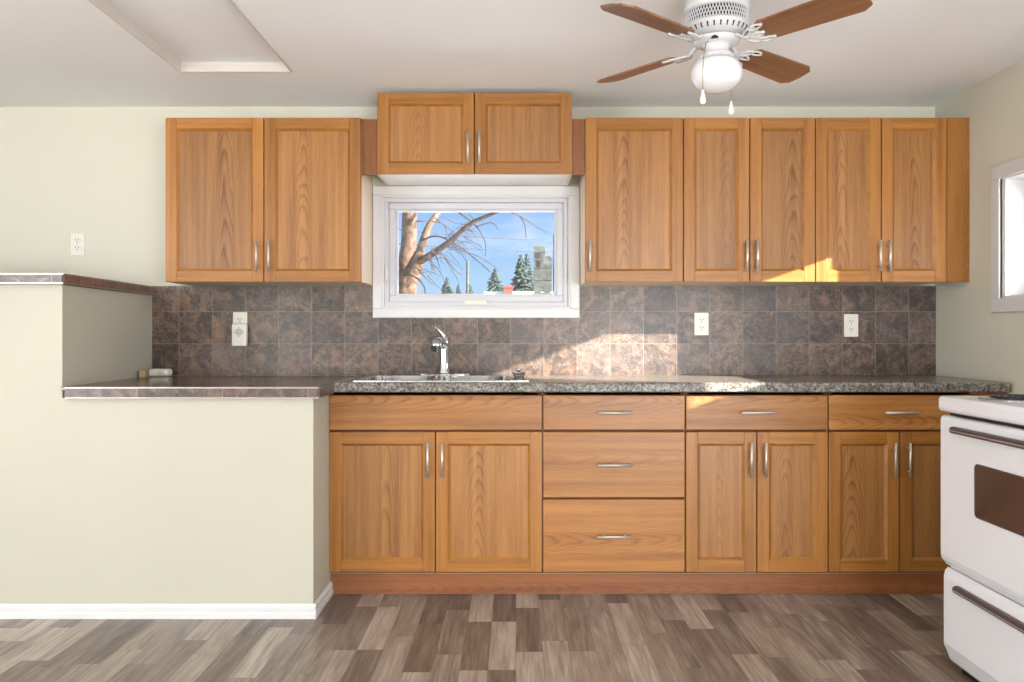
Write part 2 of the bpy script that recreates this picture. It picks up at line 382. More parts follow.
# tiled counter on the low pony wall
t = thing('tiled_counter', 'dark brown tiled counter with metal edging on the low cream wall', 'counter', (-1.29, -.45, HW))
CZ = .916
bm = BM(); box(bm, -1.8075, -.79, PY-.022, -.0105, CZ-.012, CZ-.001); skew(bm); obj('tile_top', bm, 'ctile', t)
bm = BM(); box(bm, -1.785, -.781, PY-.03, PY-.022, HW+.006, CZ-.006); skew(bm); obj('edge_tile', bm, 'etile', t)
bm = BM(); box(bm, -.781, -.773, PY-.022, -.650, HW+.006, CZ-.006); skew(bm); obj('edge_tile', bm, 'etile', t)
bm = BM(); box(bm, -1.785, -.79, PY-.022, -.012, HW+.0005, CZ-.0125); skew(bm); obj('backing', bm, 'gap', t)
bm = BM()
for z0, z1 in ((CZ-.006, CZ), (HW+.001, HW+.006)):
    box(bm, -1.785, -.772, PY-.031, PY-.023, z0, z1); box(bm, -.7805, -.7725, PY-.023, -.650, z0, z1)
box(bm, -.790, -.7765, -.650, -.0105, CZ-.006, CZ)
skew(bm); obj('metal_edging', bm, 'trimmetal', t)

# ledge cap on the taller pony wall
t = thing('tiled_ledge', 'tile-edged ledge capping the tall cream half wall at left', 'ledge', (-2.9, -.45, 1.319))
LZ = 1.362
bm = BM(); box(bm, XL+.001, -1.799, PY-.022, -.001, LZ-.012, LZ-.001); skew(bm); obj('tile_top', bm, 'ctile', t)
bm = BM(); box(bm, XL+.001, -1.797, PY-.03, PY-.022, 1.319+.007, LZ-.006); skew(bm); obj('edge_tile', bm, 'etile', t)
bm = BM(); box(bm, -1.799, -1.791, PY-.022, -.010, 1.319+.007, LZ-.006); skew(bm); obj('edge_tile', bm, 'etile_y', t, label='rust brown edge tile strip')
bm = BM(); box(bm, XL+.001, -1.799, PY-.022, -.001, 1.3195, LZ-.0125); skew(bm); obj('backing', bm, 'gap', t)
bm = BM()
for z0, z1 in ((LZ-.006, LZ), (1.3195, 1.3265)):
    box(bm, XL+.001, -1.790, PY-.031, PY-.023, z0, z1); box(bm, -1.7985, -1.7905, PY-.023, -.010, z0, z1)
skew(bm); obj('metal_edging', bm, 'trimmetal', t)

# ------------------------------------------------------------------ windows
w = thing('window_1', None, None, (-.2, 0, 1.54), kind='structure')
x0, x1, z0, z1 = -.719, .319, 1.206, 1.867
def ring(bm, x0, x1, z0, z1, wd, ya, yb, ax='y', bev=.0, mi=0):
    def bb(u0, u1, c0, c1):
        if ax == 'y': box(bm, u0, u1, ya, yb, c0, c1, mi, bev)
        else: box(bm, ya, yb, u0, u1, c0, c1, mi, bev)
    bb(x0, x1, z1-wd, z1); bb(x0, x1, z0, z0+wd); bb(x0, x0+wd, z0+wd, z1-wd); bb(x1-wd, x1, z0+wd, z1-wd)
bm = BM(); ring(bm, x0, x1, z0, z1, .046, -.022, -.0005, bev=.003); ring(bm, x0+.043, x1-.043, z0+.043, z1-.043, .014, -.014, -.0005, bev=.002)
obj('casing', bm, 'white', w)
bm = BM(); ring(bm, W1[0]+.001, W1[1]-.001, W1[2]+.001, W1[3]-.001, .0226, .001, .10, bev=.002); obj('window_frame', bm, 'vinyl', w)
bm = BM(); ring(bm, W1[0]+.024, W1[1]-.024, W1[2]+.024, W1[3]-.024, .032, .012, .06, bev=.003); ring(bm, W1[0]+.055, W1[1]-.055, W1[2]+.055, W1[3]-.055, .012, .022, .05, bev=.002)
obj('sash', bm, 'vinyl', w)
bm = BM(); box(bm, W1[0]+.066, W1[1]-.066, .032, .036, W1[2]+.066, W1[3]-.066); obj('window_pane', bm, 'glass', w)
bm = BM(); prism(bm, [(-.262, 1.274), (-.145, 1.274), (-.152, 1.293), (-.255, 1.293)], -.012, .000, 'y'); box(bm, -.245, -.165, -.018, -.011, 1.279, 1.285, 0, .002)
obj('crank_handle', bm, 'plate', w)
for xx in (W1[0]+.012, W1[1]-.012):
    bm = BM(); box(bm, xx-.006, xx+.006, -.010, .0005, 1.40, 1.47, 0, .002); box(bm, xx-.004, xx+.004, -.018, -.008, 1.425, 1.465, 0, .002); obj('latch', bm, 'plate', w)

w = thing('window_2', None, None, (XR, -.95, 1.54), kind='structure')
bm = BM(); ring(bm, -1.33-.062, -.573+.062, 1.276-.058, 1.807+.052, .060, XR-.018, XR-.0005, 'x', .003)
ring(bm, -1.33-.012, -.573+.012, 1.276-.010, 1.807+.010, .010, XR-.013, XR-.0005, 'x', .0015); obj('casing', bm, 'white', w)
bm = BM(); ring(bm, W2[0]+.001, W2[1]-.001, W2[2]+.001, W2[3]-.001, .012, XR+.001, XR+.149, 'x'); obj('window_frame', bm, 'white', w)
bm = BM(); ring(bm, W2[0]+.014, W2[1]-.014, W2[2]+.014, W2[3]-.014, .036, XR+.10, XR+.14, 'x', .002); obj('sash', bm, 'vinyl', w)
box_ = BM(); box(box_, XR+.118, XR+.122, W2[0]+.05, W2[1]-.05, W2[2]+.05, W2[3]-.05); obj('window_pane', box_, 'glass', w)

w = thing('added_sun_door', None, None, (XR, -6.03, 0), kind='structure')  # unseen patio door, added to let sun bounce off the floor
bm = BM(); ring(bm, W3[0]+.001, W3[1]-.001, W3[2]+.001, W3[3]-.001, .05, XR+.02, XR+.12, 'x', .003); box(bm, XR+.03, XR+.11, -6.06, -6.0, W3[2]+.05, W3[3]-.05); obj('added_door_frame', bm, 'vinyl', w)
bm = BM(); box(bm, XR+.068, XR+.072, W3[0]+.05, W3[1]-.05, W3[2]+.05, W3[3]-.05); obj('added_door_pane', bm, 'glass', w)

# ------------------------------------------------------------------ cabinets
def handle(parent, cx, cz, yf, horiz, ln=.146):
    bm = BM(); y = yf-.030; r = .0055; h = ln/2
    if horiz:
        tube(bm, [(cx-h, y, cz), (cx+h, y, cz)], r, 12)
        for s in (-1, 1): tube(bm, [(cx+s*h*.66, y, cz), (cx+s*h*.66, yf-.0003, cz)], .0045, 10)
    else:
        tube(bm, [(cx, y, cz-h), (cx, y, cz+h)], r, 12)
        for s in (-1, 1): tube(bm, [(cx, y, cz+s*h*.66), (cx, yf-.0003, cz+s*h*.66)], .0045, 10)
    return obj('handle', bm, 'nickel', parent)
def door(root, x0, x1, z0, z1, yf, hx=None, hz=None, name='door', th=.019, st=.051):
    bm = BM(); yb = yf+th
    box(bm, x0, x0+st, yf, yb, z0, z1, 0, .002); box(bm, x1-st, x1, yf, yb, z0, z1, 0, .002)
    box(bm, x0+st, x1-st, yf+.0004, yb, z1-st, z1, 1, .0015); box(bm, x0+st, x1-st, yf+.0004, yb, z0, z0+st, 1, .0015)
    # sloped moulding inside the frame
    a, b, c, d = x0+st, x1-st, z0+st, z1-st; k = .010; y2 = yf+.0115
    o_ = [(a, yf+.002, c), (b, yf+.002, c), (b, yf+.002, d), (a, yf+.002, d)]; i_ = [(a+k, y2, c+k), (b-k, y2, c+k), (b-k, y2, d-k), (a+k, y2, d-k)]
    O_ = [bm.verts.new(p) for p in o_]; I_ = [bm.verts.new(p) for p in i_]
    B_ = [bm.verts.new((p[0], y2+.001, p[2])) for p in o_]
    for q in range(4):
        f = bm.faces.new((O_[q], O_[(q+1) % 4], I_[(q+1) % 4], I_[q])); f.material_index = (1, 0, 1, 0)[q]
    D = obj(name, bm, ['oak_v', 'oak_h'], root)
    bm = BM(); box(bm, a+.001, b-.001, y2+.0003, yb-.001, c+.001, d-.001); obj('door_panel', bm, 'oak_panel', D)
    if hx is not None: handle(D, hx, hz, yf, False)
    return D
def drawer(root, x0, x1, z0, z1, yf, hd=True, name='drawer'):
    bm = BM(); box(bm, x0, x1, yf, yf+.019, z0, z1, 0, .0035)
    D = obj(name, bm, 'oak_drawer', root)
    if hd: handle(D, (x0+x1)/2, (z0+z1)/2+.002, yf, True)
    return D
def carcass(root, x0, x1, yf, z0, z1, top=True, mats=('melamine', 'melamine', 'gap')):
    bm = BM(); T = .016; yb = -.0105 if z0 < 1.3 else -.0005
    box(bm, x0, x0+T, yf, yb, z0, z1, 0); box(bm, x1-T, x1, yf, yb, z0, z1, 0)
    box(bm, x0+T, x1-T, yf+.0005, yb, z0, z0+T, 1); box(bm, x0+T, x1-T, yb-.006, yb, z0+T, z1-T if top else z1, 0)
    if top: box(bm, x0+T, x1-T, yf+.0005, yb, z1-T, z1, 0)
    # dark front edges that show in the gaps between the doors
    box(bm, x0, x1, yf-.002, yf-.0002, z0+.002, z0+T, 2); box(bm, x0, x1, yf-.002, yf-.0002, z1-T, z1-.001, 2)
    box(bm, x0+.001, x0+T, yf-.002, yf-.0002, z0+T, z1-T, 2); box(bm, x1-T, x1-.001, yf-.002, yf-.0002, z0+T, z1-T, 2)
    return obj('carcass', bm, list(mats), root)
G = .0022
BYF, BCF = -.614, -.5925           # base door face / carcass front
bz = dict(top=(.713, .862), door=(.1045, .7045))
def gapbar(bm, x0, x1, yf, z0, z1): box(bm, x0, x1, yf-.002, yf-.0002, z0, z1, 0)
def base_cab(x0, x1, label, kind):
    r = thing('base_cabinet', label, 'cabinet', ((x0+x1)/2, -.3, .092), 'oak base cabinets under the counter')
    carcass(r, x0+.0005, x1-.0005, BCF, .093, .875, top=False)
    bm = BM(); xm = (x0+x1)/2
    if kind == 'drawers':
        for q in (.709, .4195): gapbar(bm, x0+.017, x1-.017, BCF, q-.01, q+.01)
    else:
        gapbar(bm, x0+.017, x1-.017, BCF, .699, .719); gapbar(bm, xm-.02, xm+.02, BCF, .11, .698)
    gapbar(bm, x0+.017, x1-.017, BCF, .863, .873)
    obj('face_rail', bm, 'gap', r)
    if kind == 'drawers':
        for a, b in ((.713, .862), (.4235, .7045), (.1045, .4155)): drawer(r, x0+G, x1-G, a, b, BYF)
    else:
        if kind == 'sink': drawer(r, x0+G, x1-G, .713, .862, BYF, False, 'false_front')
        else: drawer(r, x0+G, x1-G, .713, .862, BYF)
        door(r, x0+G, xm-G, *bz['door'], BYF, xm-.031, .588); door(r, xm+G, x1-G, *bz['door'], BYF, xm+.031, .588)
    return r
BX = [-.803, .1135, .726, 1.338, 1.950]
base_cab(BX[0], BX[1], 'wide oak sink base cabinet with plain top panel and two doors', 'sink')
base_cab(BX[1], BX[2], 'oak base cabinet made of three stacked drawers', 'drawers')
base_cab(BX[2], BX[3], 'oak base cabinet with one drawer over two doors right of the three drawer stack', 'door')
base_cab(BX[3], BX[4], 'oak base cabinet with drawer and two doors partly hidden by the white range', 'door')
bm = BM(); box(bm, BX[4]+.001, XR-.001, BYF+.01, BCF+.01, .093, .875)
tag(obj('cabinet_filler', bm, 'oak_red_v'), 'narrow oak filler strip between the last base cabinet and right wall', 'filler')
t = thing('toe_kick', 'long reddish oak toe kick board along the floor under the base cabinets', 'toe kick', (.65, -.575, 0))
bm = BM(); box(bm, -.8015, 1.85, -.583, -.567, .0005, .092, 0, .001); obj('kick_board', bm, 'oak_red', t)
bm = BM(); box(bm, 1.851, XR-.001, -.583, -.567, .0005, .092, 0, .001); obj('kick_board', bm, 'oak_red', t)

UYF, UCF = -.314, -.2925
UG = 'oak wall cabinets above the counter'
def upper(x0, x1, label, doors, z0=1.3675, z1=2.130, hz=(1.486,), hs=None, under=('melamine', 'melamine', 'gap')):
    r = thing('wall_cabinet', label, 'cabinet', ((x0+x1)/2, -.15, z0), UG)
    carcass(r, x0+.0005, x1-.0005, UCF, z0, z1, True, under)
    for a, b, hx in doors: door(r, a+G, b-G, z0, z1+.001, UYF, hx, hz[0])
    if len(doors) > 1:
        bm = BM(); xm = doors[0][1]; gapbar(bm, xm-.015, xm+.015, UCF, z0+.017, z1-.017); obj('face_rail', bm, 'gap', r)
    return r
UX = [-1.633, -1.173, -.721]
upper(UX[0], UX[2], 'wide oak wall cabinet with two doors left of the window', [(UX[0], UX[1], UX[1]-.027), (UX[1], UX[2], UX[1]+.030)])
UX2 = [.321, .779, 1.088, 1.393, 1.700, 2.006]
upper(UX2[0], UX2[1], 'single door oak wall cabinet just right of the window', [(UX2[0], UX2[1], UX2[0]+.021)])
upper(UX2[1], UX2[3], 'narrow two door oak wall cabinet in the middle of the right run', [(UX2[1], UX2[2], UX2[2]-.020), (UX2[2], UX2[3], UX2[2]+.028)])
r = upper(UX2[3], UX2[5], 'narrow two door oak wall cabinet at the right wall with corner filler', [(UX2[3], UX2[4], UX2[4]-.017), (UX2[4], UX2[5], UX2[4]+.028)])
bm = BM(); box(bm, UX2[5]+.001, XR-.001, UYF+.001, UCF+.004, 1.3675, 2.131, 0, .001); obj('filler_strip', bm, 'oak_v', r)
MX = [-.648, -.194, .262]
r = upper(MX[0], MX[2], 'short oak wall cabinet set higher above the window near the ceiling', [(MX[0], MX[1], MX[1]-.029), (MX[1], MX[2], MX[1]+.024)], 1.8695, 2.246, (1.988,), under=('melamine', 'white_under', 'gap'))
bm = BM(); box(bm, UX[2]+.001, MX[0]-.001, UCF-.002, UCF+.016, 1.8695, 2.129); obj('filler_strip', bm, 'oak_red_v', r)
bm = BM(); box(bm, MX[2]+.001, UX2[0]-.001, UCF-.002, UCF+.016, 1.8695, 2.129); obj('filler_strip', bm, 'oak_red_v', r)

# ------------------------------------------------------------------ worktop with sink cut-out
SX0, SX1, SY0, SY1 = -.700, .055, -.600, -.060
t = BM(); zt0, zt1 = .8765, .918
slab_with_holes(t, 'z', zt0, zt1, -.772, XR-.012, -.630, -.0105, [(SX0+.02, SX1-.02, SY0+.02, SY1-.02)])
# rolled front edge
pr = [(-.630, zt0), (-.640, zt0), (-.645, zt0+.004)] + [(-.635-.012*math.cos(a), zt1-.012+.012*math.sin(a)) for a in (0, .4, .8, 1.2)] + [(-.630, zt1)]
prism(t, pr, -.772, XR-.012, 'x')
tag(obj('worktop', t, 'granite'), 'long grey speckled granite look countertop over the oak base cabinets', 'countertop')

sk = thing('kitchen_sink', 'stainless steel double bowl sink set in the speckled countertop', 'sink', ((SX0+SX1)/2, (SY0+SY1)/2, zt1))
bm = BM(); zr = zt1+.0005; bw = [(-.665, -.372), (-.338, -.045)]; by = (-.560, -.165)
xs = [SX0, bw[0][0], bw[0][1], bw[1][0], bw[1][1], SX1]; ys = [SY0, by[0], by[1], SY1]
holes = [(a, b, by[0], by[1]) for a, b in bw]
slab_with_holes(bm, 'z', zr, zr+.005, SX0, SX1, SY0, SY1, holes)
obj('sink_rim', bm, 'steel', sk)
for a, b in bw:
    bm = BM(); zb = .745; k = .03
    T = [bm.verts.new(p) for p in ((a, by[0], zr+.004), (b, by[0], zr+.004), (b, by[1], zr+.004), (a, by[1], zr+.004))]
    B = [bm.verts.new(p) for p in ((a+k, by[0]+k, zb), (b-k, by[0]+k, zb), (b-k, by[1]-k, zb), (a+k, by[1]-k, zb))]
    for q in range(4): bm.faces.new((T[q], T[(q+1) % 4], B[(q+1) % 4], B[q]))
    bm.faces.new(B)
    bmesh.ops.bevel(bm, geom=[e for e in bm.edges if not e.is_boundary], offset=.02, segments=3, affect='EDGES')
    for f in bm.faces: f.smooth = True
    obj('bowl', bm, 'steel', sk)
    bm = BM(); lathe(bm, [(0, .001), (.03, .001), (.042, .003), (.044, .0005)], ((a+b)/2, (by[0]+by[1])/2, zb+.001), 24); obj('drain', bm, 'chrome', sk)

zf = zr+.0055; fx, fy = -.352, -.112
f_ = thing('kitchen_faucet', 'chrome single lever faucet standing behind the double sink', 'faucet', (fx, fy, zf))
bm = BM(); pl = [(fx+(.125 if abs(math.cos(a)) > .2 else .1)*math.cos(a), fy+.028*math.sin(a)) for a in [2*math.pi*k/28 for k in range(28)]]
prism(bm, pl, zf, zf+.007, 'z'); obj('deck_plate', bm, 'chrome', f_)
bm = BM(); lathe(bm, [(.029, .007), (.029, .014), (.025, .022), (.0235, .08), (.0255, .135), (.026, .165), (.023, .182), (.012, .192), (0, .194)], (fx, fy, zf), 28); obj('body', bm, 'chrome', f_)
bm = BM(); tube(bm, [(fx, fy-.008, zf+.142), (fx-.003, fy-.05, zf+.156), (fx-.008, fy-.10, zf+.164), (fx-.014, fy-.15, zf+.162), (fx-.018, fy-.185, zf+.150), (fx-.019, fy-.200, zf+.132)], [.020, .020, .021, .024, .029, .026], 18)
obj('spout', bm, 'chrome', f_)
bm = BM(); tube(bm, [(fx+.004, fy+.002, zf+.180), (fx-.002, fy-.002, zf+.196), (fx-.016, fy-.010, zf+.212), (fx-.030, fy-.018, zf+.226), (fx-.042, fy-.024, zf+.234)], [.021, .018, .013, .010, .007], 14, flat=.7)
obj('lever', bm, 'chrome', f_)

s_ = thing('sink_strainer', 'small shiny metal strainer basket standing on the right rim of the sink', 'strainer', (.013, -.555, zf))
bm = BM(); c = (.013, -.568, zf)
lathe(bm, [(.018, .0), (.021, .001), (.024, .022), (.026, .030), (.0335, .032), (.0335, .035), (.024, .034), (.021, .022), (.017, .004), (0, .004)], c, 28); obj('basket', bm, 'steel', s_)
bm = BM(); lathe(bm, [(.004, .004), (.0035, .034), (.004, .040), (.012, .043), (.013, .049), (.008, .053), (0, .054)], c, 20); obj('knob', bm, 'chrome', s_)

# small white thing by the half wall
t = thing('soap_holder', 'small white oblong plastic container on the tiled counter by the half wall', 'container', (-1.735, -.10, CZ))
bm = BM(); vs = box(bm, -1.80, -1.700, -.125, -.060, CZ, CZ+.038, 0, .014, 4)
obj('shell', bm, 'plate', t)
bm = BM(); lathe(bm, [(0, -.004), (.012, -.004), (.0165, -.001), (.0165, .0)], (-1.728, -.1255, CZ+.02), 24, axis='y'); obj('cap', bm, 'fanwhite', t)
bm = BM(); prism(bm, [(-1.806, -.20), (-1.782, -.19), (-1.786, -.14), (-1.806, -.135)], CZ, CZ+.034, 'z')
tag(obj('wood_block', bm, 'tan'), 'small tan block on the tiled counter left of the white container', 'block')

# ------------------------------------------------------------------ outlets
def outlet(x, z, yf, label):
    o = thing('wall_outlet', label, 'outlet', (x, yf, z), 'white duplex outlets')
    bm = BM(); box(bm, x-.036, x+.036, yf-.006, yf-.0004, z-.057, z+.057, 0, .003); obj('cover_plate', bm, 'plate', o)
    for s in (-1, 1):
        bm = BM(); zc = z+s*.0195
        poly = [(x+.017*math.cos(a), zc+max(-.0125, min(.0125, .017*math.sin(a)))) for a in [2*math.pi*k/24 for k in range(24)]]
        prism(bm, poly, yf-.0082, yf-.006, 'y', 0)
        box(bm, x-.0085, x-.0055, yf-.0086, yf-.008, zc-.001, zc+.0085, 1); box(bm, x+.0055, x+.0085, yf-.0086, yf-.008, zc-.001, zc+.007, 1)
        lathe(bm, [(.003, -.0086), (.003, -.008)], (x, yf, zc-.0075), 10, 1, axis='y'); obj('receptacle', bm, ['plate', 'slot'], o)
    bm = BM(); lathe(bm, [(0, -.0076), (.003, -.0072), (.0035, -.006)], (x, yf, z), 12, axis='y'); obj('screw', bm, 'nickel', o)
    return o
outlet(-2.206, 1.577, -.0005, 'white outlet on the bare cream wall above the half wall ledge')
outlet((241-CX)/198.5, 1.12+(335-323.5)/198.5, -.009, 'white outlet on the brown tile left of the window behind a plug-in box')
outlet((701-CX)/198.5, 1.12+(335-324)/198.5, -.009, 'white outlet on the brown tile nearest the window on its right')
outlet((850-CX)/198.5, 1.12+(335-325.5)/198.5, -.009, 'white outlet on the brown tile nearest the right wall')
px_, pz_ = (242-CX)/198.5, 1.12+(335-334.5)/198.5
p_ = thing('plug_in_alarm', 'white plug-in box with a diamond grille covering the lower left outlet', 'plug-in', (px_, -.03, pz_))
bm = BM(); box(bm, px_-.037, px_+.037, -.046, -.0180, pz_-.058, pz_+.054, 0, .006, 3); obj('case', bm, 'plate', p_)
bm = BM()
for i in range(-3, 4):
    for j in range(-3, 4):
        if abs(i)+abs(j) <= 3: box(bm, px_+i*.0072-.0025, px_+i*.0072+.0025, -.0472, -.046, pz_+.012+j*.0072-.0014, pz_+.012+j*.0072+.0014, 0)
obj('grille', bm, 'slot', p_)

# ------------------------------------------------------------------ ceiling fan
fc = Vector((.662, -1.412, 0))
fan = thing('ceiling_fan', 'white flush mount ceiling fan with walnut blades and a globe light', 'fan', (fc.x, fc.y, ZC))
cc = (fc.x, fc.y, 0)
bm = BM(); lathe(bm, [(.088, ZC-.0005), (.092, ZC-.008), (.098, ZC-.04), (.106, ZC-.070), (.108, ZC-.082), (.105, ZC-.090), (.096, ZC-.091)], cc, 56)
lathe(bm, [(.097, 2.134), (.107, 2.135), (.107, 2.129), (.098, 2.113), (.084, 2.102), (.062, 2.096), (.0, 2.096)], cc, 56)
obj('motor_housing', bm, 'fanwhite', fan)
bm = BM(); lathe(bm, [(.095, 2.134), (.095, ZC-.089)], cc, 56, 1)
for s in (1, -1):
    for k in range(64):
        a0 = 2*math.pi*k/64
        tube(bm, [(fc.x+.1015*math.cos(a0+s*q*.06), fc.y+.1015*math.sin(a0+s*q*.06), 2.133+.048*q/3) for q in range(4)],   .0016, 5, 0)
obj('vent_lattice', bm, ['fanwhite', 'slot'], fan)
bm = BM()
for k in range(30):
    a = 2*math.pi*k/30; ca, sa = math.cos(a), math.sin(a)
    p0 = Vector((fc.x+.1035*ca, fc.y+.1035*sa, 2.1225)); p1 = Vector((fc.x+.094*ca, fc.y+.094*sa, 2.1100))
    tube(bm, [p0, p1], .0028, 6)
obj('vent_slots', bm, 'slot', fan)
bm = BM(); lathe(bm, [(.074, 2.0955), (.076, 2.092), (.072, 2.082), (.060, 2.076), (.045, 2.074), (.040, 2.066), (.040, 2.050), (.050, 2.046), (.058, 2.038), (.058, 2.030), (.0, 2.030)], cc, 40)
obj('switch_housing', bm, 'fanwhite', fan)
for a in (0.5, 2.2, 3.9, 5.6, 4.7):
    bm = BM(); tube(bm, [(fc.x+.056*math.cos(a), fc.y+.056*math.sin(a), 2.034), (fc.x+.066*math.cos(a), fc.y+.066*math.sin(a), 2.034)], .004, 8)
    obj('thumb_screw', bm, 'nickel', fan)
bm = BM()
prof = [(.050, 2.030), (.054, 2.024)]
for q in range(0, 13):
    a = R(50-q*140/12); prof.append((.084*math.cos(a) if a > -R(89) else 0, 1.981+.062*math.sin(a)))
prof[-1] = (0.0, 1.919)
lathe(bm, prof, cc, 48); obj('glass_globe', bm, 'opal', fan)
bm = BM(); lathe(bm, [(0, 0), (.011, 0), (.013, .004), (.009, .010)], (fc.x-.02, fc.y-.060, 2.0775), 16); obj('reverse_switch', bm, 'black', fan)
TH = R(13)
for k in range(4):
    ang = R(40+90*k); a = Vector((math.cos(ang), math.sin(ang), 0)); tt = Vector((-a.y, a.x, 0))
    nn = Vector((0, 0, 1))*math.cos(TH)+tt*math.sin(TH); ss = a.cross(nn)*-1     # blade frame: a (out), ss (across), nn (normal)
    base = Vector((fc.x, fc.y, 2.072))
    def bp(r, s, h): return base+a*r+ss*s+nn*h
    bm = BM(); out_ = [(.165, -.040), (.185, -.054), (.475, -.062), (.506, -.043), (.512, 0), (.506, .043), (.475, .062), (.185, .054), (.165, .040)]
    A = [bm.verts.new(Vector((r, s, .002))) for r, s in out_]; B = [bm.verts.new(Vector((r, s, .008))) for r, s in out_]
    for i in range(len(A)): bm.faces.new((A[i], A[(i+1) % len(A)], B[(i+1) % len(A)], B[i]))
    bm.faces.new(A); bm.faces.new(B)
    b_ = obj('fan_blade', bm, 'blade', fan, origin=(0, 0, 0))
    rot = Matrix((a, ss, nn)).transposed()
    # grain runs along local x: keep the mesh local and rotate the object
    b_.matrix_local = Matrix.Translation(base-ORG[fan.name]) @ rot.to_4x4()
    bm = BM()
    tube(bm, [Vector((fc.x, fc.y, 2.094))+a*.06, Vector((fc.x, fc.y, 2.088))+a*.085, bp(.11, 0, -.002), bp(.15, 0, -.002)], [.010, .009, .007, .006], 8, flat=.6)
    def loop(r0, s0, lr, ls, rotd):
        pts = []
        for q in range(18):
            t_ = 2*math.pi*q/18; u, v = lr*math.cos(t_), ls*math.sin(t_); c_, s2 = math.cos(rotd), math.sin(rotd)
            pts.append(bp(r0+u*c_-v*s2, s0+u*s2+v*c_, -.003))
        tube(bm, pts, .0033, 6, closed=True)
    loop(.135, .022, .026, .012, R(35)); loop(.135, -.022, .026, .012, R(-35)); loop(.170, .038, .024, .010, R(8)); loop(.170, -.038, .024, .010, R(-8)); loop(.152, 0, .024, .010, 0)
    for r_, s_2 in ((.192, .040), (.192, -.040), (.176, 0)): tube(bm, [bp(r_, s_2, -.006), bp(r_, s_2, .0015)], .006, 8)
    obj('blade_iron', bm, 'fanwhite', fan)
def chain(pts, pend):
    bm = BM(); tube(bm, pts, .0014, 6); c_ = obj('pull_chain', bm, 'brass', fan)
    x, y, z = pts[-1]; bm = BM(); lathe(bm, [(0, 0), (.0035, -.001), (.005, -.012), (.0095, -.034), (.0085, -.043), (0, -.047)], (x, y, z), 16); obj('pull_knob', bm, 'bead', c_)
chain([(.620, -1.476, 2.066), (.609, -1.490, 2.058), (.593, -1.527, 2.0), (.590, -1.529, 1.96), (.590, -1.529, 1.895)], 0)
chain([(.705, -1.389, 2.066), (.722, -1.358, 2.02), (.730, -1.338, 1.98), (.730, -1.338, 1.914)], 0)

# ------------------------------------------------------------------ range
gx, gy0, gy1 = 1.419, -2.13, -1.372
rg = thing('kitchen_range', 'white electric range with dark handles standing against the right wall', 'range', (1.76, -1.75, 0))
bm = BM(); box(bm, gx+.035, 2.085, gy0, gy1, .03, .864, 0, .006)
box(bm, gx+.06, 2.06, gy0+.03, gy1-.03, .0005, .03, 1); obj('body', bm, ['enamel', 'black'], rg)
bm = BM(); box(bm, gx-.006, 2.09, gy0-.004, gy1+.004, .8650, .917, 0, .014, 4); obj('cooktop', bm, 'enamel', rg)
bm = BM(); box(bm, gx+.020, gx+.033, gy0+.004, gy1-.030, .8545, .8645, 0); obj('vent_gap', bm, 'black', rg)
bm = BM()
prism(bm, [(gx+.034, .355), (gx+.020, .355), (gx+.004, .375), (gx, .39), (gx, .838), (gx+.004, .849), (gx+.012, .853), (gx+.034, .853)], gy0, gy1, 'y')
bmesh.ops.bevel(bm, geom=[e for e in bm.edges if abs(e.verts[0].co.y-e.verts[1].co.y) < 1e-6], offset=.008, segments=3, affect='EDGES')
dr = obj('oven_door', bm, 'enamel', rg)
bm = BM()
def rrect(cy, cz, hy, hz, r, n_=6):
    pts = []
    for sx_, sz_, a0 in ((1, 1, 0), (-1, 1, 90), (-1, -1, 180), (1, -1, 270)):
        for q in range(n_+1):
            a = R(a0+90*q/n_); pts.append((cy+sx_*(hy-r)+r*math.cos(a), cz+sz_*(hz-r)+r*math.sin(a)))
    return pts
wy = (gy0+gy1)/2; wz = .640
prism(bm, rrect(wy, wz, .163, .079, .012), gx-.0022, gx-.0002, 'x'); obj('window', bm, 'ovenglass', dr)
bm = BM(); lp = rrect(wy, wz, .165, .081, .014); tube(bm, [(gx-.001, p[0], p[1]) for p in lp], .0028, 6, closed=True); obj('window_trim', bm, 'darkhandle', dr)
def bar(z, hh, parent, xo):
    bm = BM(); y0, y1 = gy0+.10, gy1-.10
    prism(bm, [(xo-.0003, z-hh), (xo-.016, z-hh*.8), (xo-.022, z-hh*.2), (xo-.019, z+hh*.7), (xo-.012, z+hh), (xo-.0003, z+hh)], y0, y1, 'y')
    box(bm, xo-.0222, xo-.0205, y0+.004, y1-.004, z-hh*.15, z+hh*.1, 1)
    obj('handle', bm, ['darkhandle', 'nickel'], parent)
bar(.813, .0115, dr, gx)
bm = BM()
prism(bm, [(gx+.034, .085), (gx+.034, .342), (gx+.024, .346), (gx+.014, .335), (gx+.010, .315), (gx+.010, .095), (gx+.014, .085), (gx+.030, .040), (gx+.034, .036)], gy0+.003, gy1-.003, 'y')
bmesh.ops.bevel(bm, geom=[e for e in bm.edges if abs(e.verts[0].co.y-e.verts[1].co.y) < 1e-6], offset=.006, segments=2, affect='EDGES')
dw = obj('storage_drawer', bm, 'enamel', rg)
bar(.298, .012, dw, gx+.010)
bm = BM(); box(bm, 2.02, 2.10, gy0, gy1, .9175, 1.08, 0, .012, 3); bg_ = obj('backguard', bm, 'enamel', rg)
for q in range(5):
    bm = BM(); lathe(bm, [(.022, 0), (.020, -.02), (0, -.022)], (2.0195, gy0+.12+q*.13, 1.0), 20, axis='x'); obj('knob', bm, 'black', bg_)
